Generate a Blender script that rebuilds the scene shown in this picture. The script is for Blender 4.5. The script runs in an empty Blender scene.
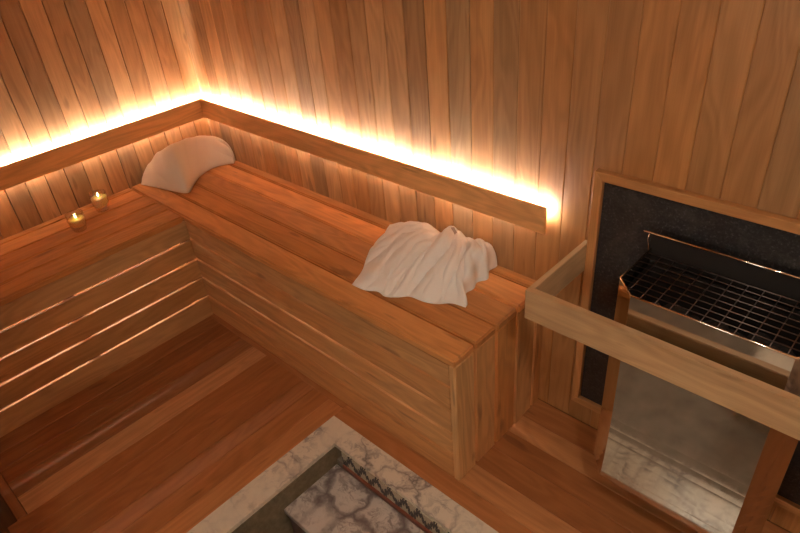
import bpy, bmesh, math, random
from mathutils import Vector, Matrix, noise
random.seed(7)
S = 1.3                      # drawing units to metres
COL = bpy.context.scene.collection

# ------------------------------------------------------------------ materials
def new_mat(name):
    m = bpy.data.materials.new(name); m.use_nodes = True
    nt = m.node_tree; b = nt.nodes['Principled BSDF']
    return m, nt, b

def N(nt, t, **kw):
    n = nt.nodes.new(t)
    for k, v in kw.items():
        if k in n.inputs: n.inputs[k].default_value = v
        else: setattr(n, k, v)
    return n

def math_node(nt, op, a, b=None, clamp=False):
    n = nt.nodes.new('ShaderNodeMath'); n.operation = op; n.use_clamp = clamp
    for i, x in enumerate((a, b)):
        if x is None: continue
        if isinstance(x, (int, float)): n.inputs[i].default_value = x
        else: nt.links.new(x, n.inputs[i])
    return n.outputs[0]

def mix(nt, fac, a, b, blend='MIX'):
    n = nt.nodes.new('ShaderNodeMix'); n.data_type = 'RGBA'; n.blend_type = blend
    for i, x in ((0, fac), (6, a), (7, b)):
        if isinstance(x, (int, float)): n.inputs[i].default_value = x
        elif isinstance(x, tuple): n.inputs[i].default_value = (*x, 1)
        else: nt.links.new(x, n.inputs[i])
    return n.outputs[2]

def ramp(nt, src, stops):
    r = nt.nodes.new('ShaderNodeValToRGB')
    el = r.color_ramp.elements
    while len(el) > 1: el.remove(el[-1])
    for i, (p, c) in enumerate(stops):
        e = el[0] if i == 0 else el.new(p)
        e.position = p; e.color = (*c, 1) if len(c) == 3 else c
    nt.links.new(src, r.inputs[0]); return r.outputs[0]

def wood_material(name, orange, grey, rough=.46):
    """boards carry 'wc' (grain coordinates: x runs along the board), 'tone' and 'hue'"""
    m, nt, b = new_mat(name); L = nt.links
    wc = N(nt, 'ShaderNodeAttribute', attribute_name='wc').outputs['Vector']
    tone = N(nt, 'ShaderNodeAttribute', attribute_name='tone').outputs['Fac']
    hue = N(nt, 'ShaderNodeAttribute', attribute_name='hue').outputs['Fac']
    def mapped(s):
        mp = nt.nodes.new('ShaderNodeMapping'); mp.inputs['Scale'].default_value = s
        L.new(wc, mp.inputs['Vector']); return mp.outputs[0]
    fine = N(nt, 'ShaderNodeTexNoise', Scale=1.0, Detail=5.0, Roughness=.65); L.new(mapped((4, 230, 230)), fine.inputs['Vector'])
    mid = N(nt, 'ShaderNodeTexNoise', Scale=1.0, Detail=4.0, Roughness=.6, Distortion=.6); L.new(mapped((1.6, 32, 32)), mid.inputs['Vector'])
    big = N(nt, 'ShaderNodeTexNoise', Scale=1.0, Detail=2.0, Roughness=.5, Distortion=.3); L.new(mapped((1.5, 8, 8)), big.inputs['Vector'])
    ring = math_node(nt, 'SINE', math_node(nt, 'MULTIPLY', big.outputs['Fac'], 62.0))
    ring = math_node(nt, 'MULTIPLY_ADD', ring, .5); nt.nodes[-1].inputs[2].default_value = .5
    knot = N(nt, 'ShaderNodeTexNoise', Scale=1.0, Detail=1.0); L.new(mapped((5.0, 26, 26)), knot.inputs['Vector'])
    dark = ramp(nt, knot.outputs['Fac'], [(.0, (1, 1, 1)), (.22, (1, 1, 1)), (.30, (0, 0, 0)), (1, (0, 0, 0))])
    base = mix(nt, hue, grey, orange)
    g = math_node(nt, 'ADD', math_node(nt, 'MULTIPLY', math_node(nt, 'SUBTRACT', fine.outputs['Fac'], .5), .34),
                  math_node(nt, 'MULTIPLY', math_node(nt, 'SUBTRACT', mid.outputs['Fac'], .5), .50))
    g = math_node(nt, 'ADD', g, math_node(nt, 'MULTIPLY', math_node(nt, 'SUBTRACT', ring, .5), .15))
    g = math_node(nt, 'ADD', g, math_node(nt, 'MULTIPLY', math_node(nt, 'SUBTRACT', big.outputs['Fac'], .5), .5))
    val = math_node(nt, 'MULTIPLY', math_node(nt, 'ADD', g, 1.0), tone)
    vc = nt.nodes.new('ShaderNodeCombineColor')
    L.new(val, vc.inputs[0]); L.new(math_node(nt, 'POWER', val, 1.12), vc.inputs[1]); L.new(math_node(nt, 'POWER', val, 1.25), vc.inputs[2])
    c = mix(nt, 1.0, base, vc.outputs[0], 'MULTIPLY')
    c = mix(nt, math_node(nt, 'MULTIPLY', dark, .45), c, (.10, .035, .012))
    L.new(c, b.inputs['Base Color'])
    b.inputs['Roughness'].default_value = rough
    b.inputs['Specular IOR Level'].default_value = .38
    bp = N(nt, 'ShaderNodeBump', Strength=.18, Distance=.002); L.new(fine.outputs['Fac'], bp.inputs['Height'])
    L.new(bp.outputs[0], b.inputs['Normal'])
    return m

def marble_material(name, warm=(.80, .71, .56), veins=0.0):
    m, nt, b = new_mat(name); L = nt.links
    tc = N(nt, 'ShaderNodeTexCoord').outputs['Object']
    d = N(nt, 'ShaderNodeTexNoise', Scale=6.0, Detail=4.0, Roughness=.6); L.new(tc, d.inputs['Vector'])
    v = nt.nodes.new('ShaderNodeVectorMath'); v.operation = 'MULTIPLY_ADD'
    L.new(d.outputs['Color'], v.inputs[0]); v.inputs[1].default_value = (.16, .16, .16); L.new(tc, v.inputs[2])
    vor = N(nt, 'ShaderNodeTexVoronoi', feature='DISTANCE_TO_EDGE', Scale=6.5); L.new(v.outputs[0], vor.inputs['Vector'])
    n2 = N(nt, 'ShaderNodeTexNoise', Scale=17.0, Detail=6.0, Roughness=.7, Distortion=1.2); L.new(v.outputs[0], n2.inputs['Vector'])
    n3 = N(nt, 'ShaderNodeTexNoise', Scale=5.0, Detail=3.0); L.new(tc, n3.inputs['Vector'])
    vein = ramp(nt, vor.outputs['Distance'], [(0, (1, 1, 1)), (.012 + veins * .3, (.7, .7, .7)), (.045 + veins * .5, (.15, .15, .15)), (.12 + veins, (0, 0, 0))])
    blot = ramp(nt, n2.outputs['Fac'], [(0, (0, 0, 0)), (.47, (0, 0, 0)), (.54, (.5, .5, .5)), (.59, (1, 1, 1)), (1, (.6, .6, .6))])
    gate = ramp(nt, n3.outputs['Fac'], [(0, (0, 0, 0)), (.40 - veins, (.10, .10, .10)), (.60 - veins, (1, 1, 1))])
    cl = mix(nt, math_node(nt, 'MULTIPLY', n3.outputs['Fac'], .45), warm, (.55, .51, .49))
    c = mix(nt, math_node(nt, 'MULTIPLY', math_node(nt, 'MULTIPLY', vein, gate), .95), cl, (.13, .10, .10))
    c = mix(nt, math_node(nt, 'MULTIPLY', math_node(nt, 'MULTIPLY', blot, gate), .75), c, (.19, .155, .15))
    L.new(c, b.inputs['Base Color']); b.inputs['Roughness'].default_value = .28
    return m

def noise_material(name, c1, c2, scale, rough, bump=.3, dist=.002, detail=8.0, metallic=0):
    m, nt, b = new_mat(name); L = nt.links
    tc = N(nt, 'ShaderNodeTexCoord').outputs['Object']
    n = N(nt, 'ShaderNodeTexNoise', Scale=scale, Detail=detail, Roughness=.65); L.new(tc, n.inputs['Vector'])
    n2 = N(nt, 'ShaderNodeTexNoise', Scale=scale * .12, Detail=4.0, Roughness=.6, Distortion=1.5); L.new(tc, n2.inputs['Vector'])
    f = math_node(nt, 'MULTIPLY_ADD', n.outputs['Fac'], .5); L.new(math_node(nt, 'MULTIPLY', n2.outputs['Fac'], .5), nt.nodes[-2].inputs[2])
    c = ramp(nt, f, [(.3, c1), (.68, c2)])
    L.new(c, b.inputs['Base Color']); b.inputs['Roughness'].default_value = rough; b.inputs['Metallic'].default_value = metallic
    bp = N(nt, 'ShaderNodeBump', Strength=bump, Distance=dist); L.new(n.outputs['Fac'], bp.inputs['Height']); L.new(bp.outputs[0], b.inputs['Normal'])
    return m

def slate_material():
    m, nt, b = new_mat('dark_slate'); L = nt.links
    tc = N(nt, 'ShaderNodeTexCoord').outputs['Object']
    n = N(nt, 'ShaderNodeTexNoise', Scale=130.0, Detail=6.0, Roughness=.7); L.new(tc, n.inputs['Vector'])
    n2 = N(nt, 'ShaderNodeTexNoise', Scale=5.0, Detail=6.0, Roughness=.65, Distortion=2.2); L.new(tc, n2.inputs['Vector'])
    sp = ramp(nt, n.outputs['Fac'], [(.38, (.010, .009, .010)), (.56, (.024, .021, .022)), (.72, (.11, .10, .10))])
    sm = ramp(nt, n2.outputs['Fac'], [(.48, (0, 0, 0)), (.66, (1, 1, 1))])
    c = mix(nt, math_node(nt, 'MULTIPLY', sm, .4), sp, (.075, .062, .052))
    L.new(c, b.inputs['Base Color']); b.inputs['Roughness'].default_value = .5
    bp = N(nt, 'ShaderNodeBump', Strength=.35, Distance=.002); L.new(n.outputs['Fac'], bp.inputs['Height']); L.new(bp.outputs[0], b.inputs['Normal'])
    return m

def plain(name, c, rough=.5, metallic=0, **kw):
    m, nt, b = new_mat(name)
    b.inputs['Base Color'].default_value = (*c, 1); b.inputs['Roughness'].default_value = rough; b.inputs['Metallic'].default_value = metallic
    for k, v in kw.items(): b.inputs[k.replace('_', ' ')].default_value = v
    return m

def emitter(name, c, s):
    m, nt, b = new_mat(name)
    b.inputs['Base Color'].default_value = (.8, .8, .8, 1)
    b.inputs['Emission Color'].default_value = (*c, 1); b.inputs['Emission Strength'].default_value = s
    return m

def steel_material():
    m, nt, b = new_mat('mirror_steel'); L = nt.links
    b.inputs['Metallic'].default_value = 1; b.inputs['Base Color'].default_value = (.66, .63, .57, 1)
    tc = N(nt, 'ShaderNodeTexCoord').outputs['Object']
    n = N(nt, 'ShaderNodeTexNoise', Scale=40.0, Detail=5.0, Roughness=.6, Distortion=1.0); L.new(tc, n.inputs['Vector'])
    r = ramp(nt, n.outputs['Fac'], [(.3, (.03, .03, .03)), (.7, (.10, .10, .10))])
    L.new(r, b.inputs['Roughness'])
    n2 = N(nt, 'ShaderNodeTexNoise', Scale=5.0, Detail=1.0); L.new(tc, n2.inputs['Vector'])
    bp = N(nt, 'ShaderNodeBump', Strength=.07, Distance=.006); L.new(n2.outputs['Fac'], bp.inputs['Height']); L.new(bp.outputs[0], b.inputs['Normal'])
    return m

def towel_material(name, c):
    m, nt, b = new_mat(name); L = nt.links
    tc = N(nt, 'ShaderNodeTexCoord').outputs['Object']
    n = N(nt, 'ShaderNodeTexNoise', Scale=420.0, Detail=3.0, Roughness=.7); L.new(tc, n.inputs['Vector'])
    n2 = N(nt, 'ShaderNodeTexNoise', Scale=24.0, Detail=4.0, Roughness=.6, Distortion=.7); L.new(tc, n2.inputs['Vector'])
    b.inputs['Base Color'].default_value = (*c, 1); b.inputs['Roughness'].default_value = .95
    b.inputs['Specular IOR Level'].default_value = .1
    b.inputs['Sheen Weight'].default_value = .25
    b1 = N(nt, 'ShaderNodeBump', Strength=.35, Distance=.003); L.new(n2.outputs['Fac'], b1.inputs['Height'])
    b2 = N(nt, 'ShaderNodeBump', Strength=.5, Distance=.0015); L.new(n.outputs['Fac'], b2.inputs['Height']); L.new(b1.outputs[0], b2.inputs['Normal'])
    L.new(b2.outputs[0], b.inputs['Normal'])
    return m

def mosaic_material():
    """cream little tiles with a dark blue-black running scroll"""
    m, nt, b = new_mat('scroll_mosaic'); L = nt.links
    tc = N(nt, 'ShaderNodeTexCoord').outputs['Object']
    n = N(nt, 'ShaderNodeTexNoise', Scale=30.0, Detail=3.0, Roughness=.6); L.new(tc, n.inputs['Vector'])
    v = nt.nodes.new('ShaderNodeVectorMath'); v.operation = 'MULTIPLY_ADD'
    L.new(n.outputs['Color'], v.inputs[0]); v.inputs[1].default_value = (.02, .02, .02); L.new(tc, v.inputs[2])
    sep = nt.nodes.new('ShaderNodeSeparateXYZ'); L.new(v.outputs[0], sep.inputs[0])
    sx = math_node(nt, 'SINE', math_node(nt, 'MULTIPLY', sep.outputs[0], 88.0))
    sx2 = math_node(nt, 'SINE', math_node(nt, 'MULTIPLY', sep.outputs[0], 240.0))
    dz = math_node(nt, 'SUBTRACT', math_node(nt, 'MULTIPLY', math_node(nt, 'SUBTRACT', sep.outputs[2], .066), 44.0), sx)
    w = math_node(nt, 'ADD', .30, math_node(nt, 'MULTIPLY', math_node(nt, 'ABSOLUTE', sx2), .85))
    inside = math_node(nt, 'LESS_THAN', math_node(nt, 'ABSOLUTE', dz), w)
    vo = N(nt, 'ShaderNodeTexVoronoi', feature='DISTANCE_TO_EDGE', Scale=130.0); L.new(tc, vo.inputs['Vector'])
    grout = math_node(nt, 'LESS_THAN', vo.outputs['Distance'], .06)
    c = mix(nt, inside, (.56, .50, .37), (.010, .010, .022))
    c = mix(nt, math_node(nt, 'MULTIPLY', grout, .5), c, (.28, .24, .18))
    L.new(c, b.inputs['Base Color']); b.inputs['Roughness'].default_value = .4
    return m

def thin_glass():
    m = bpy.data.materials.new('clear_glass'); m.use_nodes = True; nt = m.node_tree; nt.nodes.clear()
    o = nt.nodes.new('ShaderNodeOutputMaterial'); t = nt.nodes.new('ShaderNodeBsdfTransparent'); g = nt.nodes.new('ShaderNodeBsdfGlossy'); f = nt.nodes.new('ShaderNodeLayerWeight'); mx = nt.nodes.new('ShaderNodeMixShader')
    t.inputs[0].default_value = (.96, .93, .88, 1); g.inputs['Roughness'].default_value = .16; f.inputs[0].default_value = .12
    nt.links.new(math_node(nt, 'MULTIPLY_ADD', math_node(nt, 'POWER', f.outputs['Facing'], 2.0), .7), mx.inputs[0]); nt.nodes[-1].inputs[2].default_value = .16; nt.links.new(t.outputs[0], mx.inputs[1]); nt.links.new(g.outputs[0], mx.inputs[2]); nt.links.new(mx.outputs[0], o.inputs[0])
    return m
ORANGE, GREY = (.62, .290, .100), (.48, .300, .150)
M = dict(
    wall=wood_material('cedar_panelling', ORANGE, GREY),
    bench=wood_material('cedar_bench', (.74, .325, .098), (.56, .345, .16)),
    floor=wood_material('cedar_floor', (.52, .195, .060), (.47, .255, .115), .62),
    guard=wood_material('pale_aspen', (.62, .35, .16), (.52, .37, .21)),
    marble=marble_material('veined_marble'),
    step=marble_material('grey_veined_marble', (.66, .60, .54), .16),
    stucco=noise_material('rough_olive_stone', (.10, .08, .045), (.27, .22, .14), 40, .8, .5, .004),
    pitfloor=noise_material('worn_grey_stone', (.16, .13, .10), (.42, .36, .29), 14, .6, .3, .003),
    plaster=noise_material('tan_plaster', (.42, .30, .19), (.52, .38, .25), 30, .8, .2),
    mosaic=mosaic_material(),
    redtile=noise_material('red_brown_tile', (.20, .06, .035), (.30, .10, .06), 60, .4, .1),
    riser=noise_material('dark_purple_stone', (.07, .04, .04), (.13, .08, .08), 50, .5, .2),
    slate=slate_material(),
    steel=steel_material(),
    edge=plain('polished_edge', (.80, .74, .64), .12, 1),
    wire=plain('heat_browned_wire', (.20, .155, .14), .42, 1),
    black=plain('blackened_steel', (.022, .018, .016), .55, .3),
    stone=noise_material('sauna_stone', (.015, .012, .011), (.04, .034, .03), 40, .8, .6, .006),
    towel=towel_material('white_terry', (.88, .86, .82)),
    towel2=towel_material('cream_terry', (.86, .78, .67)),
    label=plain('grey_label', (.32, .28, .27), .7),
    glass=thin_glass(),
    wax=plain('honey_wax', (.92, .74, .38), .4, 0, Subsurface_Weight=.8, Subsurface_Scale=.02, Subsurface_Radius=(1.0, .6, .3)),
    wick=plain('burnt_wick', (.03, .02, .015), .9),
    flame=emitter('candle_flame', (1, .62, .22), 60),
    led=emitter('led_strip', (1, .98, .97), 300),
    underled=emitter('bench_led_strip', (1, .90, .78), 85),
    underled2=emitter('long_bench_led_strip', (1, .90, .76), 85),
    housing=plain('white_profile', (.8, .78, .74), .5),
    cover=plain('rubber_gap', (.02, .016, .014), .8),
    lamp=emitter('ceiling_lamp_glow', (1, .72, .44), 1),
)

# ------------------------------------------------------------------ mesh builder
class MB:
    def __init__(self): self.v, self.f, self.wc, self.tone, self.hue, self.smooth = [], [], [], [], [], []
    def add_bm(self, bm, wcf=None, tone=.8, hue=.7, smooth=False):
        o = len(self.v); bm.verts.index_update()
        for q in bm.verts:
            self.v.append(Vector(q.co) * S); self.wc.append(wcf(q.co) if wcf else Vector(q.co) * S)
            self.tone.append(tone); self.hue.append(hue)
        for fc in bm.faces: self.f.append([o + q.index for q in fc.verts]); self.smooth.append(smooth)
        bm.free()
    def box(self, x0, x1, y0, y1, z0, z1, axis='x', tone=None, hue=None, bev=.0016, seg=1):
        bm = bmesh.new(); bmesh.ops.create_cube(bm, size=1)
        for q in bm.verts:
            q.co = Vector(((x0 + x1) / 2 + q.co.x * (x1 - x0), (y0 + y1) / 2 + q.co.y * (y1 - y0), (z0 + z1) / 2 + q.co.z * (z1 - z0)))
        if bev: bmesh.ops.bevel(bm, geom=list(bm.edges), offset=bev, segments=seg, affect='EDGES', clamp_overlap=True)
        off = Vector((random.uniform(0, 60), random.uniform(0, 60), random.uniform(0, 60)))
        perm = {'x': (0, 1, 2), 'y': (1, 0, 2), 'z': (2, 0, 1)}[axis]
        wcf = lambda c: Vector((c[perm[0]], c[perm[1]], c[perm[2]])) * S + off
        self.add_bm(bm, wcf, random.uniform(.72, .95) if tone is None else tone, random.uniform(.5, .9) if hue is None else hue)
        return self
    def poly(self, verts, faces, smooth=False):
        o = len(self.v)
        for q in verts: self.v.append(Vector(q) * S); self.wc.append(Vector(q) * S); self.tone.append(.8); self.hue.append(.7)
        for fc in faces: self.f.append([o + i for i in fc]); self.smooth.append(smooth)
        return self
    def tube(self, pts, r, n=8, cap=True):
        pts = [Vector(p) for p in pts]; vs, fs = [], []
        for i, p in enumerate(pts):
            t = (pts[min(i + 1, len(pts) - 1)] - pts[max(i - 1, 0)]).normalized()
            a = t.orthogonal().normalized() if abs(t.z) > .9 else t.cross(Vector((0, 0, 1))).normalized()
            b = t.cross(a)
            for k in range(n):
                w = 2 * math.pi * k / n; vs.append(p + (a * math.cos(w) + b * math.sin(w)) * r)
        for i in range(len(pts) - 1):
            for k in range(n):
                k2 = (k + 1) % n; fs.append((i * n + k, i * n + k2, (i + 1) * n + k2, (i + 1) * n + k))
        if cap: fs.append(tuple(range(n))[::-1]); fs.append(tuple(range((len(pts) - 1) * n, len(pts) * n)))
        return self.poly(vs, fs, True)
    def lathe(self, c, prof, n=40):
        vs, fs = [], []
        for (r, z) in prof:
            for k in range(n):
                w = 2 * math.pi * k / n; vs.append((c[0] + r * math.cos(w), c[1] + r * math.sin(w), c[2] + z))
        for i in range(len(prof) - 1):
            for k in range(n):
                k2 = (k + 1) % n; fs.append((i * n + k, i * n + k2, (i + 1) * n + k2, (i + 1) * n + k))
        return self.poly(vs, fs, True)
    def prism(self, outline, axis, a, b):
        """closed outline of (p,q) pairs extruded along axis from a to b"""
        def P(p, q, t): return {'x': (t, p, q), 'y': (p, t, q), 'z': (p, q, t)}[axis]
        n = len(outline)
        vs = [P(p, q, a) for p, q in outline] + [P(p, q, b) for p, q in outline]
        fs = [tuple(range(n))[::-1], tuple(range(n, 2 * n))] + [(i, (i + 1) % n, n + (i + 1) % n, n + i) for i in range(n)]
        return self.poly(vs, fs)
    def build(self, name, mat, parent=None):
        me = bpy.data.meshes.new(name)
        wp = Vector()
        p = parent
        while p: wp += p.location; p = p.parent
        o = bpy.data.objects.new(name, me); COL.objects.link(o)
        if parent: o.parent = parent
        else:
            xs = [q.x for q in self.v]; ys = [q.y for q in self.v]; zs = [q.z for q in self.v]
            wp = Vector(((min(xs) + max(xs)) / 2, (min(ys) + max(ys)) / 2, min(zs)))
            o.location = wp
        me.from_pydata([q - wp for q in self.v], [], self.f)
        a = me.attributes.new('wc', 'FLOAT_VECTOR', 'POINT'); a.data.foreach_set('vector', [c for q in self.wc for c in q])
        a = me.attributes.new('tone', 'FLOAT', 'POINT'); a.data.foreach_set('value', self.tone)
        a = me.attributes.new('hue', 'FLOAT', 'POINT'); a.data.foreach_set('value', self.hue)
        me.polygons.foreach_set('use_smooth', self.smooth)
        me.materials.append(mat)
        bm = bmesh.new(); bm.from_mesh(me); bmesh.ops.recalc_face_normals(bm, faces=bm.faces); bm.to_mesh(me); bm.free()
        me.update(); return o

def thing(name, label, cat, loc, group=None):
    o = bpy.data.objects.new(name, None); COL.objects.link(o); o.location = Vector(loc) * S; o.empty_display_size = .1
    o['label'] = label; o['category'] = cat
    if group: o['group'] = group
    return o
def struct(mb, name, mat, label=None, cat=None):
    o = mb.build(name, mat); o['kind'] = 'structure'
    o['label'] = label or name; o['category'] = cat or name.split('_')[0]
    return o

RX, FY, TOP = 2.95, -2.1, 1.9        # room extents
# ------------------------------------------------------------------ walls of narrow boards
T = {'l': (1.02, .62), 'm': (.80, .66), 'd': (.68, .5), 'r': (.76, 1.0), 'o': (.86, .92), 'g': (.78, .28), 'k': (.68, .95)}
def jit(c):
    t, h = T[c]; return t * random.uniform(.96, 1.04), min(1, max(0, h + random.uniform(-.06, .06)))
mb = MB()
pat = 'lldlmlrmolDloKmlmdogodmommoommgomolmmokm'.lower()
x = .005 - .073; k = 0
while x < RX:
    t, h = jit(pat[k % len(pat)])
    if k > 21: t *= .80; h = min(1, h + .15)  # boards to the right darkened to offset excess light on that part
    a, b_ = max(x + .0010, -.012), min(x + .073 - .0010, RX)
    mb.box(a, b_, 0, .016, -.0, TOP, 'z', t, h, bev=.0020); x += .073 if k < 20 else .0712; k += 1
mb.box(-.02, RX, .016, .03, -.55, TOP, 'z', .3, .6, bev=0)
struct(mb, 'wall_back', M['wall'], 'long wall of vertical narrow cedar boards behind the bench and heater', 'wall')
mb = MB()
y = 0.0; pat = 'omlmlgmldmldodmomgmmloldm'; k = 0
while y > FY:
    t, h = jit(pat[k % len(pat)]); w = .068 if k else .067
    mb.box(-.016, 0, y - w + .0010, y - .0010, 0, TOP, 'z', t, h, bev=.0020); y -= w; k += 1
mb.box(-.03, -.016, FY, 0, -.0, TOP, 'z', .3, .6, bev=0)
struct(mb, 'wall_left', M['wall'], 'short wall of vertical cedar boards beside the candles', 'wall')
mb = MB()
x = 0; 
while x < 1.0:
    mb.box(x + .0005, x + .0715, -1.356, -1.34, 0, TOP, 'z'); x += .072
mb.box(-.01, 1.008, -1.37, -1.356, -.5, TOP, 'z', .4, .6, bev=0)
struct(mb, 'wall_front', M['wall'], 'cedar wall at the end of the left bench', 'wall')
mb = MB().box(1.0, 1.02, FY, -1.33, -.5, TOP, bev=0)
struct(mb, 'wall_entry', M['plaster'], 'tan plaster return wall by the entrance', 'wall')
mb = MB().box(1.0, RX + .03, FY - .03, FY, -.5, TOP, bev=0)
struct(mb, 'wall_entrance', M['plaster'], 'tan plaster wall at the entrance', 'wall')
mb = MB()
y = 0
while y > FY:
    mb.box(RX, RX + .016, y - .0715, y - .0005, .5, TOP, 'z'); y -= .072
mb.box(RX + .016, RX + .03, FY, 0, -.5, TOP, 'z', .4, .6, bev=0)
struct(mb, 'wall_right', M['wall'], 'cedar wall to the right of the heater', 'wall')
mb = MB().box(RX - .012, RX + .012, FY, -.0, -.01, .5, bev=.002)
struct(mb, 'trim_2', M['marble'], 'marble wainscot on the right wall', 'trim')
mb = MB()
y = .03
while y > FY:
    mb.box(-.03, RX + .03, y - .0995, y, TOP, TOP + .016, 'x'); y -= .1
mb.box(-.03, RX + .03, FY, .03, TOP + .016, TOP + .03, 'x', .4, .6, bev=0)
struct(mb, 'ceiling', M['wall'], 'cedar board ceiling', 'ceiling')

# ------------------------------------------------------------------ floor boards
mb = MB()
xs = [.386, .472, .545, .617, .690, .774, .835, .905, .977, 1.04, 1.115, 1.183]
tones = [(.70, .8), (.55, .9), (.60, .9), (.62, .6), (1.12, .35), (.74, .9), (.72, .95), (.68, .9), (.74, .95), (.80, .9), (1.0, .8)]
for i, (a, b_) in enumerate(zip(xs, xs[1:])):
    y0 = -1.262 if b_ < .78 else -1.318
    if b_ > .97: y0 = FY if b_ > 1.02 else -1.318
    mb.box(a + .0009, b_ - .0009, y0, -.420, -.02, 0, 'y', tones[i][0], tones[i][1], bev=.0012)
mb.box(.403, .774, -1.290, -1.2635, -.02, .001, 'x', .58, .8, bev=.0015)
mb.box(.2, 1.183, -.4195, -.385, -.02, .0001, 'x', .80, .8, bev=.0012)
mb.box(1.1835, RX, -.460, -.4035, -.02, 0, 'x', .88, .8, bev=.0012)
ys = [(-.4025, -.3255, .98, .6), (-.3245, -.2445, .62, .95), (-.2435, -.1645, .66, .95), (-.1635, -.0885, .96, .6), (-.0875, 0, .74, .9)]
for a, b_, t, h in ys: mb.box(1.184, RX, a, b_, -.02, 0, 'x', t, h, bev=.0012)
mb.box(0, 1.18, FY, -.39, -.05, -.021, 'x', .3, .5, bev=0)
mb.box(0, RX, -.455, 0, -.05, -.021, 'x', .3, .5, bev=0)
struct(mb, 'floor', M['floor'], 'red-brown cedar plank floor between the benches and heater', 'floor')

# ------------------------------------------------------------------ entry pit with marble curb and step
PX, PY = 1.268, -.535
mb = MB()
mb.prism([(1.184, -.4605), (1.184, FY), (PX, FY), (PX, PY)], 'z', -.014, .0005)
mb.prism([(1.1845, -.4605), (PX + .0004, PY), (RX, PY), (RX, -.4605)], 'z', -.014, .0005)
struct(mb, 'trim_1', M['marble'], 'pale veined marble curb around the sunken entry', 'trim')
struct(MB().box(1.20, PX + .003, FY, PY + .02, -.5, -.0145, bev=0), 'wall_pit_left', M['stucco'], 'rough olive stone side of the sunken entry', 'wall')
struct(MB().box(1.20, RX, PY - .002, -.47, -.5, -.068, bev=0), 'wall_pit_back', M['pitfloor'], 'stone side of the sunken entry below the tile band', 'wall')
struct(MB().box(PX, RX, FY, -.5, -.52, -.30, bev=0), 'floor_pit', M['pitfloor'], 'worn grey stone floor of the sunken entry', 'floor')
t = thing('mosaic_border', 'cream mosaic band with dark scroll pattern under the marble curb', 'tile border', (2.1, PY, -.085))
MB().box(PX + .032, RX, PY - .003, PY + .01, -.068, -.0148, bev=0).build('scroll_band', M['mosaic'], t)
MB().box(PX + .032, RX, PY - .008, PY + .01, -.082, -.0685, bev=.001).build('red_strip', M['redtile'], t)
t = thing('marble_step', 'grey veined marble step down inside the sunken entry', 'step', (2.0, -.63, -.30))
MB().box(PX + .004, 1.72, -.752, PY - .0085, -.104, -.0835, bev=.0015).build('tread', M['step'], t)
MB().box(PX + .010, 1.714, -.744, PY - .009, -.2995, -.1045, bev=0).build('riser', M['riser'], t)
mb = MB().box(2.08, RX, FY, -1.06, -.30, -.035, bev=.002)
o = mb.build('marble_landing', M['marble']); o['label'] = 'white veined marble landing at the entrance side of the sunken entry'; o['category'] = 'step'

# ------------------------------------------------------------------ benches
H = .45
def rounded_board(mb, x0, x1, y0, y1, z0, z1, axis, tone, hue, bev=.004): mb.box(x0, x1, y0, y1, z0, z1, axis, tone, hue, bev, 3); return mb
br = thing('sauna_bench', 'long slatted cedar bench under the back wall, towels lying on it', 'bench', (.9, -.2, 0), 'slatted cedar benches')
L_END = 1.646
yr = [(-.405, -.3248, .86, .75), (-.3194, -.2341, .74, .9), (-.2287, -.1396, .80, .7), (-.1342, -.0458, 1.02, .8), (-.0400, -.001, .85, .8)]  # fourth board's higher tone stands in for rail glow on it
for i, (a, b_, t, h) in enumerate(yr):
    rounded_board(MB(), .001, L_END, a, b_, H - .024, H, 'x', t, h, .0042 if i else .005).build('seat_board', M['bench'], br)
for i, (a, b_, t, h) in enumerate([(-.403, -.3260, 1.08, .2), (-.3185, -.2350, 1.0, .4), (-.2280, -.1405, .84, .75), (-.1335, -.0465, .96, .3), (-.0405, -.003, .9, .5)]):
    rounded_board(MB(), L_END - .020, L_END - .001, a, b_, .0003, H - .0245, 'z', t, h, .0025).build('end_board', M['bench'], br)
zs = [(.0003, .0900, .92, .55), (.0942, .1755, .98, .45), (.1797, .2605, .94, .4), (.2650, .3470, .92, .5), (.3514, .4254, .92, .25)]  # lower hue imitates whiter light from the entrance on these upright faces
for a, b_, t, h in zs:
    MB().box(.3925, L_END - .021, -.4015, -.3895, a, b_, 'x', t, h, bev=.0026, seg=2).build('apron_slat', M['bench'], br)
for bx in (.455, .86, 1.27, 1.56):
    MB().box(bx, bx + .03, -.3892, -.362, .0015, H - .025, 'z', .5, .6).build('brace', M['bench'], br)
MB().box(.03, L_END - .022, -.072, -.003, H - .064, H - .0245, 'x', .5, .6).build('brace', M['bench'], br)  # unseen, set under the last gap to block strip light leaking up
MB().box(.02, L_END - .05, -.100, -.090, H - .088, H - .083, bev=0).build('light_strip', M['underled2'], br)

bl = thing('sauna_bench', 'slatted cedar bench along the left wall holding two candles', 'bench', (.2, -.87, 0), 'slatted cedar benches')
YE = -1.333
xl = [(.001, .0378, .95, .75), (.0428, .1270, .84, .8), (.1324, .2204, .80, .9), (.2258, .3084, .74, .9), (.3138, .4045, .78, .9)]
for i, (a, b_, t, h) in enumerate(xl):
    rounded_board(MB(), a, b_, YE, -.4075, H - .024, H - .0003, 'y', t, h, .0042 if i < 4 else .005).build('seat_board', M['bench'], bl)
zl = [(.0003, .0880, .86, .35), (.0970, .1745, .76, .55), (.1835, .2595, .74, .6), (.2685, .3450, .74, .5), (.3540, .4255, .84, .2)]
for a, b_, t, h in zl:
    MB().box(.3905, .4025, YE, -.4035, a, b_, 'y', t, h, bev=.0015, seg=2).build('apron_slat', M['bench'], bl)
for by in (-.43, -.87, -1.29):
    MB().box(.362, .390, by, by + .032, .0015, H - .026, 'z', .5, .6).build('brace', M['bench'], bl)
MB().box(.03, .06, YE, -.41, H - .064, H - .0245, 'y', .5, .6).build('brace', M['bench'], bl)
MB().box(.100, .112, YE + .02, -.41, .385, .390, bev=0).build('light_strip', M['underled'], bl)

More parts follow.
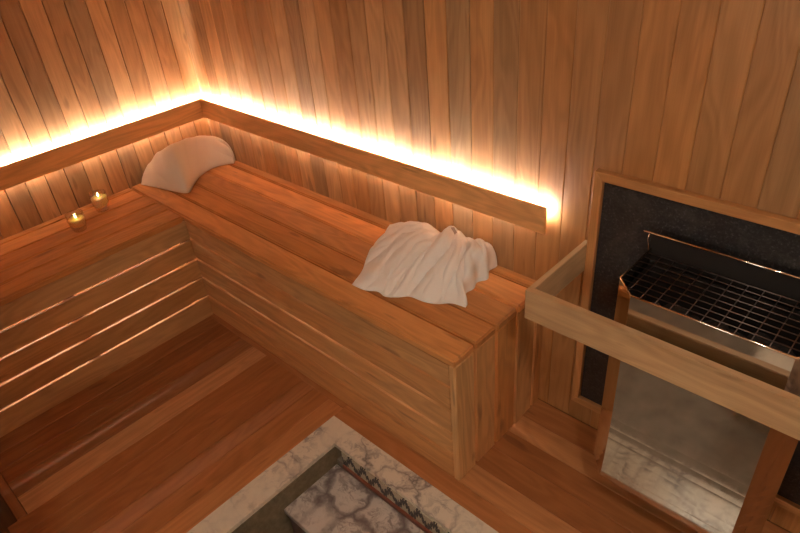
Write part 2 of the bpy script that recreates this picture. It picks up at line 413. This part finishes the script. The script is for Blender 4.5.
# ------------------------------------------------------------------ backrest rails with hidden light strips
R0, R1 = .0314, .0195
g = 'lit backrest rails'
t = thing('backrest_rail', 'long cedar backrest rail glowing white along the back wall', 'backrest', (.83, -.015, .62), g)
MB().box(R1, 1.6476, -R0, -R1, .6218, .6972, 'x', 1.22, .5, bev=.0015, seg=2).build('rail_board', M['bench'], t)  # tone raised to stand in for room light on the front face
for bx in (.25, .72, 1.18, 1.60): MB().box(bx, bx + .025, -R1, -.0005, .636, .668, 'x', .6, .6).build('bracket', M['bench'], t)
MB().box(.022, 1.642, -.0190, -.0165, .672, .684, bev=0).build('light_strip', M['led'], t)
MB().box(.012, 1.645, -.0194, -.0164, .668, .6712, bev=0).build('light_baffle', M['housing'], t)  # unseen ledge added to cut the strip's downward light
t = thing('backrest_rail', 'cedar backrest rail glowing white above the candles', 'backrest', (.015, -.68, .62), g)
MB().box(R1, R0, -1.338, -R0, .6218, .6972, 'y', 1.22, .55, bev=.0015, seg=2).build('rail_board', M['bench'], t)  # same raised tone, imitating light on the rail's face
for by in (-.2, -.62, -1.0): MB().box(.0005, R1, by, by + .025, .636, .668, 'x', .6, .6).build('bracket', M['bench'], t)
MB().box(.0165, .0190, -1.33, -.022, .672, .684, bev=0).build('light_strip', M['led'], t)
MB().box(.0164, .0194, -1.335, -.012, .668, .6712, bev=0).build('light_baffle', M['housing'], t)  # added ledge here too, holding back light below the strip

# ------------------------------------------------------------------ slate heat shield framed in wood
t = thing('heat_shield_panel', 'dark slate panel in a cedar frame on the wall behind the heater', 'wall panel', (2.125, -.002, .085))
SX0, SX1, SZ0, SZ1, FW = 1.785, 2.465, .110, .806, .0225
MB().box(SX0 - .004, SX1 + .004, -.006, -.001, SZ0 - .004, SZ1 + .004, bev=0).build('slate_slab', M['slate'], t)
def frame_piece(pts, axis, tone):
    mb = MB(); bm = bmesh.new()
    vs = [bm.verts.new((p[0], y_, p[1])) for y_ in (-.019, -.0005) for p in pts]
    n = len(pts); bm.faces.new(vs[:n]); bm.faces.new(vs[n:][::-1])
    for i in range(n): bm.faces.new((vs[i], vs[n + i], vs[n + (i + 1) % n], vs[(i + 1) % n]))
    bmesh.ops.bevel(bm, geom=list(bm.edges), offset=.0015, segments=1, affect='EDGES')
    off = Vector((random.uniform(0, 60),) * 3)
    pr = (0, 2, 1) if axis == 'x' else (2, 0, 1)
    mb.add_bm(bm, lambda c: Vector((c[pr[0]], c[pr[1]], c[pr[2]])) * S + off, tone, .85)
    mb.build('frame_piece', M['wall'], t)
a0, a1, b0, b1 = SX0 - FW, SX1 + FW, SZ0 - FW, SZ1 + FW
frame_piece([(a0, b1), (SX0, SZ1), (SX1, SZ1), (a1, b1)], 'x', .80)
frame_piece([(a0, b0), (a1, b0), (SX1, SZ0), (SX0, SZ0)], 'x', .80)
frame_piece([(a0, b0), (SX0, SZ0), (SX0, SZ1), (a0, b1)], 'z', .86)
frame_piece([(a1, b0), (a1, b1), (SX1, SZ1), (SX1, SZ0)], 'z', .80)

# ------------------------------------------------------------------ electric heater
HX0, HX1, HYB, HYM, HYF, CH = 1.927, 2.321, -.040, -.186, -.231, .046
HZ1, HZ0 = .688, .143
h = thing('sauna_heater', 'mirror-finish steel electric sauna heater with black wire top', 'heater', (2.124, -.12, HZ0))
def ring_at(z, inset=0.0):
    f = .35 * max(0, .36 - z) ** 2
    return [(HX0 + inset, HYB - inset * .5, z), (HX0 + inset, HYM - f * .5 + inset * .3, z), (HX0 + CH + inset * .3, HYF - f + inset, z),
            (HX1 - CH - inset * .3, HYF - f + inset, z), (HX1 - inset, HYM - f * .5 + inset * .3, z), (HX1 - inset, HYB - inset * .5, z)]
def shell(zlist, inset, closed_back=True):
    rings = [ring_at(z, inset) for z in zlist]; n = 6
    vs = [p for r_ in rings for p in r_]; fs = []
    for i in range(len(rings) - 1):
        for k in range(n if closed_back else n - 1):
            k2 = (k + 1) % n; fs.append((i * n + k, i * n + k2, (i + 1) * n + k2, (i + 1) * n + k))
    return vs, fs
zl_ = [HZ0 + (.40 - HZ0) * i / 8 for i in range(9)] + [HZ1]
def strips(ids, name, mat, inset_pair=(0, .003)):
    """one folded face of the cabinet with thickness"""
    for k in ids:
        vs, fs = [], []
        for z in zl_:
            o_, i_ = ring_at(z, inset_pair[0]), ring_at(z, inset_pair[1])
            vs += [o_[k], o_[k + 1], i_[k + 1], i_[k]]
        m_ = len(zl_)
        for i in range(m_ - 1):
            for q in range(4): fs.append((4 * i + q, 4 * i + (q + 1) % 4, 4 * (i + 1) + (q + 1) % 4, 4 * (i + 1) + q))
        fs.append((0, 1, 2, 3)); fs.append(tuple(4 * (m_ - 1) + q for q in (3, 2, 1, 0)))
        MB().poly(vs, fs).build(name, mat, h)
strips([2], 'front_panel', M['steel'])
strips([1, 3], 'corner_panel', M['steel'])
strips([0, 4], 'side_panel', M['steel'])
# inner bin
vs, fs = shell(zl_[:-1] + [HZ1 - .03], .008); fs.append((0, 1, 2, 3, 4, 5))
MB().poly(vs, fs).build('inner_bin', M['black'], h)
# folded bright top lip
mb = MB(); z = HZ1 + .001; rg = ring_at(z, .0012)
mb.tube([rg[0], rg[1], rg[2], rg[3], rg[4], rg[5]], .0022, 8)
mb.build('top_lip', M['edge'], h)
# wire grille
mb = MB(); gz = HZ1 - .006
def ylim(x):                                     # front limit of the opening at x
    e = .005
    if x < HX0 + CH: return HYM + e - (x - HX0) / CH * (HYM - HYF)
    if x > HX1 - CH: return HYM + e - (HX1 - x) / CH * (HYM - HYF)
    return HYF + e
n = 13
for i in range(1, n):
    x = HX0 + (HX1 - HX0) * i / n; mb.tube([(x, HYB - .012, gz), (x, ylim(x), gz)], .00125, 6)
ny = 8
for j in range(ny + 1):
    y = HYB - .012 + (HYF + .010 - HYB + .012) * j / ny
    a = HX0 + .003
    if y < HYM: a = HX0 + CH * (HYM - y) / (HYM - HYF) + .004
    mb.tube([(a, y, gz + .0018), (HX0 + HX1 - a, y, gz + .0018)], .00125, 6)
mb.build('wire_grille', M['wire'], h)
# stones in the dark below the grille
random.seed(3)
mb = MB()
for i in range(46):
    cx, cy = random.uniform(HX0 + .045, HX1 - .045), random.uniform(HYF + .045, HYB - .03)
    bm = bmesh.new(); bmesh.ops.create_icosphere(bm, subdivisions=2, radius=random.uniform(.017, .026))
    sd = Vector((i * 3.1, i, 0)); sc = Vector((random.uniform(.8, 1.3), random.uniform(.8, 1.2), random.uniform(.6, .9)))
    for q in bm.verts:
        q.co = q.co * (1 + .35 * noise.noise(q.co * 40 + sd)); q.co = Vector((q.co.x * sc.x + cx, q.co.y * sc.y + cy, q.co.z * sc.z + random.Random(i).uniform(.55, .60)))
    mb.add_bm(bm)
so = mb.build('heating_stones', M['stone'], h); so['kind'] = 'stuff'
# raised back guard with rolled top edge
bx0, bx1 = 1.913, 2.335
mb = MB().box(bx0 + .010, bx1 - .010, -.038, -.034, HZ1 - .03, .728, bev=0)
mb.build('back_guard', M['black'], h)
MB().tube([(bx0 - .006, -.043, .7300), (bx1 + .006, -.043, .7300)], .0026, 10).build('back_lip', M['edge'], h)
for x in (bx0 + .008, bx1 - .008): MB().tube([(x, -.045, .7275), (x - .001, -.046, .715), (x, -.041, .700), (x + .002, -.040, HZ1 - .01)], .0016, 6).build('lip_bracket', M['edge'], h)
for x in (2.0, 2.25): MB().box(x, x + .05, -.0405, -.0065, .30, .62, bev=.001).build('wall_mount', M['black'], h)

# ------------------------------------------------------------------ wooden guard rail around the heater
t = thing('guard_rail', 'pale wooden guard rail boxing in the heater', 'guard rail', (2.125, -.25, .548))
GT, GB = .629, .548
MB().box(1.7485, 2.505, -.2685, -.2495, GB, GT, 'x', .86, .45, bev=.0015, seg=2).build('front_board', M['guard'], t)
MB().box(1.7485, 1.7615, -.249, -.0005, GB, GT, 'y', 1.15, .15, bev=.0015, seg=2).build('side_board', M['guard'], t)  # lighter tone paints in light falling on its inner face
MB().box(2.492, 2.505, -.249, -.0005, GB, GT, 'y', .9, .25, bev=.0015, seg=2).build('side_board', M['guard'], t)
for zz in (.570, .607): MB().tube([(1.7475, -.259, zz), (1.7487, -.259, zz)], .0022, 10).build('screw', M['black'], t)

# ------------------------------------------------------------------ candles
def candle(x, y, r, hh, fill, label, k):
    c = (x, y, H + .0005)
    t = thing('votive_candle', label, 'candle', c, 'votive candles on the left bench')
    rb = r * .74
    out = [(0.0001, 0), (rb * .92, 0), (rb, .003), (rb + (r - rb) * .5, hh * .3), (r, hh * .66), (r * .97, hh), ]
    w = .0022
    inn = [(r * .97 - w, hh), (r - w, hh * .66), (rb + (r - rb) * .5 - w, hh * .3), (rb - w, .0155), (0.0001, .0145)]
    MB().lathe(c, out + inn).build('glass_cup', M['glass'], t)
    f = hh * fill; rt = rb + (r - rb) * min(1, .5 + (fill - .3) * 1.4) - w - .0006
    MB().lathe(c, [(0.0001, .0160), (rb - w - .001, .0160), (rb + (r - rb) * .5 - w - .0008, hh * .3), (rt, f - .001), (rt - .002, f + .001), (0.006, f - .001), (0.0001, f - .001)]).build('wax', M['wax'], t)
    MB().tube([(x, y, c[2] + f - .002), (x + .0006, y, c[2] + f + .006)], .0008, 6).build('wick', M['wick'], t)
    fl = MB().lathe((x + .0006, y, c[2] + f + .0045), [(.0001, 0), (.0017, .0012), (.0025, .004), (.0021, .007), (.0011, .0105), (.0001, .014)], 16).build('flame', M['flame'], t)
    return t
candle(.100, -.562, .0310, .070, .74, 'fuller lit candle in a glass cup, right one nearer the corner towel', 0)
candle(.180, -.684, .0305, .066, .66, 'lower lit candle in a glass cup, left one nearer the bench edge', 1)

# ------------------------------------------------------------------ towels
def smooth01(t): t = max(0, min(1, t)); return t * t * (3 - 2 * t)
def catmull(pts, t):
    n = len(pts) - 1; f = t * n; i = min(int(f), n - 1); u = f - i
    g = lambda k: Vector(pts[max(0, min(n, k))])
    p0, p1, p2, p3 = g(i - 1), g(i), g(i + 1), g(i + 2)
    return .5 * ((2 * p1) + (-p0 + p2) * u + (2 * p0 - 5 * p1 + 4 * p2 - p3) * u * u + (-p0 + 3 * p1 - 3 * p2 + p3) * u ** 3)
def cloth(name, mat, label, cat, front, back, hfun, fold, nu=120, nv=70, base=.4512, group=None, pr=5, side=None):
    """closed soft body: footprint between a front and a back curve (u along, v front to back), height hfun(u,v), fold(u,v,p) a displacement"""
    me = MB(); vs, fs = [], []
    for s_ in (0, 1):
        for j in range(nv + 1):
            for i in range(nu + 1):
                u, v = i / nu, j / nv
                f, b_ = catmull(front, u), catmull(back, u)
                p = f.lerp(b_, v)
                e = min(1, 1 - abs(2 * u - 1) ** (5 if u < .5 else pr)) ; e2 = min(1, 1 - abs(2 * v - 1) ** 6)
                k = max(0, e * e2) ** .45
                if s_ == 0:
                    z = base + (hfun(u, v) - .0) * k
                    q = Vector((p.x, p.y, z)); d = fold(u, v)
                    q += Vector((0, -.35, 1)).normalized() * d * k
                    q.z = max(q.z, base + .001 * k)
                else: q = Vector((p.x, p.y, base))
                if side: q.x += side(u, v)
                q.y = min(q.y, -.0015); q.x = max(q.x, .0015)
                vs.append(q)
    W_ = nu + 1; off = W_ * (nv + 1)
    for j in range(nv):
        for i in range(nu):
            a = j * W_ + i; fs.append((a, a + 1, a + W_ + 1, a + W_)); fs.append((off + a + W_, off + a + W_ + 1, off + a + 1, off + a))
    for i in range(nu):
        fs.append((i, off + i, off + i + 1, i + 1)); a = nv * W_ + i; fs.append((a, a + 1, off + a + 1, off + a))
    for j in range(nv):
        a = j * W_; fs.append((a, a + W_, off + a + W_, off + a)); a = j * W_ + nu; fs.append((a, off + a, off + a + W_, a + W_))
    me.poly(vs, fs, True); o = me.build(name, mat)
    o['label'] = label; o['category'] = cat
    if group: o['group'] = group
    return o
def ridge(x): return 1 - abs(math.sin(x)) ** .8
def lerp_list(L, u):
    f = max(0, min(1, u)) * (len(L) - 1); i = min(int(f), len(L) - 2); t = f - i; t = t * t * (3 - 2 * t)
    return L[i] * (1 - t) + L[i + 1] * t
# crumpled white towel
front = [(1.212, -.334, 0), (1.262, -.330, 0), (1.297, -.313, 0), (1.330, -.317, 0), (1.360, -.299, 0), (1.386, -.276, 0), (1.432, -.270, 0), (1.466, -.257, 0), (1.497, -.230, 0), (1.537, -.222, 0)]
back = [(1.060, -.020, 0), (1.110, -.008, 0), (1.16, -.006, 0), (1.21, -.004, 0), (1.26, -.004, 0), (1.31, -.004, 0), (1.355, -.003, 0), (1.40, -.004, 0), (1.440, -.004, 0), (1.482, -.008, 0)]
HB = [.030, .050, .072, .084, .066, .112, .088, .098, .104]
def h1(u, v):
    hb = lerp_list(HB, u)
    return .020 + (hb - .020) * smooth01(v * 1.15 + .02) + .022 * math.sin(math.pi * min(1, v * 1.2)) * (.6 + .4 * u)
def f1(u, v):
    n1 = noise.noise(Vector((u * 2.2, v * 1.6, 4.1))); n2 = noise.noise(Vector((u * 5, v * 4, 8.1)))
    a = math.atan2(u - .66, 1.22 - v)
    g = max(.0, 1 - abs(math.sin(a * 13 + 2.4 * n1 + .6)) ** .55)
    g2 = max(.0, 1 - abs(math.sin(a * 29 + 2.0 * n2 + v * 1.5)) ** .6)
    d = -.023 * g * (.35 + .65 * smooth01(1.3 - v)) - .008 * g2 * smooth01(1.2 - v)
    d += .007 * noise.noise(Vector((u * 6, v * 5, 3.3))) + .003 * noise.noise(Vector((u * 19, v * 14, 7)))
    d -= .016 * math.exp(-((u - .70 + .45 * (1 - v)) / .016) ** 2) * smooth01(v * 2)
    return d
tw = cloth('towel', M['towel'], 'crumpled white towel near the open end of the back bench', 'towel', front, back, h1, f1, nu=190, nv=110, pr=16,
      side=lambda u, v: smooth01(u * 4 - 3) * (-.020 * math.sin(math.pi * min(1, v / .62)) + .006 * math.sin(v * 21)) + .006 * smooth01(1 - u * 5) * math.sin(v * 9))
bpy.context.view_layer.update()
hit, loc, nor, _ = tw.ray_cast(Vector((1.372 * S, -.055 * S, 1)) - tw.location, Vector((0, 0, -1)))
if hit:
    ax = (Vector((1, .15, 0)) - nor * nor.dot(Vector((1, .15, 0)))).normalized(); ay = nor.cross(ax)
    p0 = (loc + tw.location) / S + nor * .0012
    pts = [p0 + ax * a + ay * b_ + nor * c for c in (-.0008, .0008) for a, b_ in ((-.022, -.006), (.020, -.008), (.024, .007), (-.018, .006))]
    MB().poly(pts, [(0, 1, 2, 3), (7, 6, 5, 4), (0, 4, 5, 1), (1, 5, 6, 2), (2, 6, 7, 3), (3, 7, 4, 0)]).build('care_label', M['label'], tw)['label'] = 'small grey label'
# folded corner towel
front = [(.020, -.368, 0), (.10, -.345, 0), (.18, -.326, 0), (.256, -.296, 0), (.208, -.238, 0), (.165, -.185, 0), (.140, -.115, 0), (.152, -.065, 0), (.176, -.030, 0)]
back = [(.006, -.345, 0), (.006, -.30, 0), (.006, -.25, 0), (.006, -.19, 0), (.006, -.13, 0), (.006, -.07, 0), (.03, -.02, 0), (.09, -.005, 0), (.150, -.005, 0)]
HC = [.050, .082, .110, .128, .124, .112, .100, .100, .102]
def h2(u, v): return lerp_list(HC, u) * (.30 + .70 * smooth01(v * 1.25 + .1))
def f2(u, v):
    d = .005 * noise.noise(Vector((u * 5, v * 3, 2)))
    d -= .022 * max(0, 1 - abs(math.sin(v * 9 + 1.0)) ** .6) * smooth01((u - .80) * 7)
    d -= .006 * max(0, 1 - abs(math.sin(u * 12 + v * 4)) ** .5) * smooth01((.35 - v) * 4)
    return d
cloth('towel', M['towel2'], 'smooth folded cream towel tucked in the corner of the benches', 'towel', front, back, h2, f2, nu=140, nv=80)

# ------------------------------------------------------------------ unseen ceiling and wall lamps added as fill light
def fill_downlight(x, y, power, size, col=(1, .86, .68)):  # invented lamp, added to brighten the room from above
    t = thing('fill_ceiling_light', 'round ceiling fill light added out of view', 'lamp', (x, y, TOP), 'added ceiling fill lights')
    mb = MB().lathe((x, y, TOP), [(.055, -.001), (.070, -.001), (.070, -.006), (.052, -.006), (.055, -.001)]); mb.build('fill_lamp_ring', M['housing'], t)
    l = bpy.data.lights.new('fill_glow', 'AREA'); l.shape = 'DISK'; l.size = size; l.energy = power; l.color = col
    o = bpy.data.objects.new('fill_glow', l); COL.objects.link(o); o.parent = t; o.location = (0, 0, -.02)
fill_downlight(2.65, -1.00, 11, .14)
fill_downlight(1.75, -1.35, 3, .14)
t = thing('fill_wall_light', 'rectangular fill light added out of view by the entrance', 'lamp', (2.1, FY, 1.0))  # unseen, added for frontal light on rails, towels and aprons
MB().box(1.80, 2.40, FY + .001, FY + .02, 1.02, 1.38, bev=.003).build('fill_lamp_housing', M['housing'], t)
l = bpy.data.lights.new('fill_glow', 'AREA'); l.shape = 'RECTANGLE'; l.size = .72; l.size_y = .42; l.energy = 13; l.color = (1, .94, .83)
o = bpy.data.objects.new('fill_glow', l); COL.objects.link(o); o.parent = t; o.location = (0, .04, .2 * S); o.rotation_euler = (math.radians(90), 0, math.radians(180))

# ------------------------------------------------------------------ world, camera, view
w = bpy.data.worlds.new('world'); bpy.context.scene.world = w; w.use_nodes = True
w.node_tree.nodes['Background'].inputs[0].default_value = (1, .62, .34, 1); w.node_tree.nodes['Background'].inputs[1].default_value = .02
C = Vector((2.37135, -1.25672, 1.47743)); yaw, pitch, roll, F = .801734, -.586179, -.0939835, 625.637
fw = Vector((-math.sin(yaw) * math.cos(pitch), math.cos(yaw) * math.cos(pitch), math.sin(pitch)))
r0 = Vector((math.cos(yaw), math.sin(yaw), 0)); u0 = r0.cross(fw)
r2 = r0 * math.cos(roll) + u0 * math.sin(roll); u2 = -r0 * math.sin(roll) + u0 * math.cos(roll)
cd = bpy.data.cameras.new('camera'); cam = bpy.data.objects.new('camera', cd); COL.objects.link(cam)
cam.matrix_world = Matrix((( r2.x, u2.x, -fw.x, C.x * S), (r2.y, u2.y, -fw.y, C.y * S), (r2.z, u2.z, -fw.z, C.z * S), (0, 0, 0, 1)))
cd.sensor_width = 36; cd.lens = F / 800 * 36; cd.clip_start = .02
sc = bpy.context.scene; sc.camera = cam
sc.view_settings.view_transform = 'Standard'; sc.view_settings.look = 'None'; sc.view_settings.gamma = 1
sc.view_settings.use_curve_mapping = False; sc.view_settings.exposure = 0.22
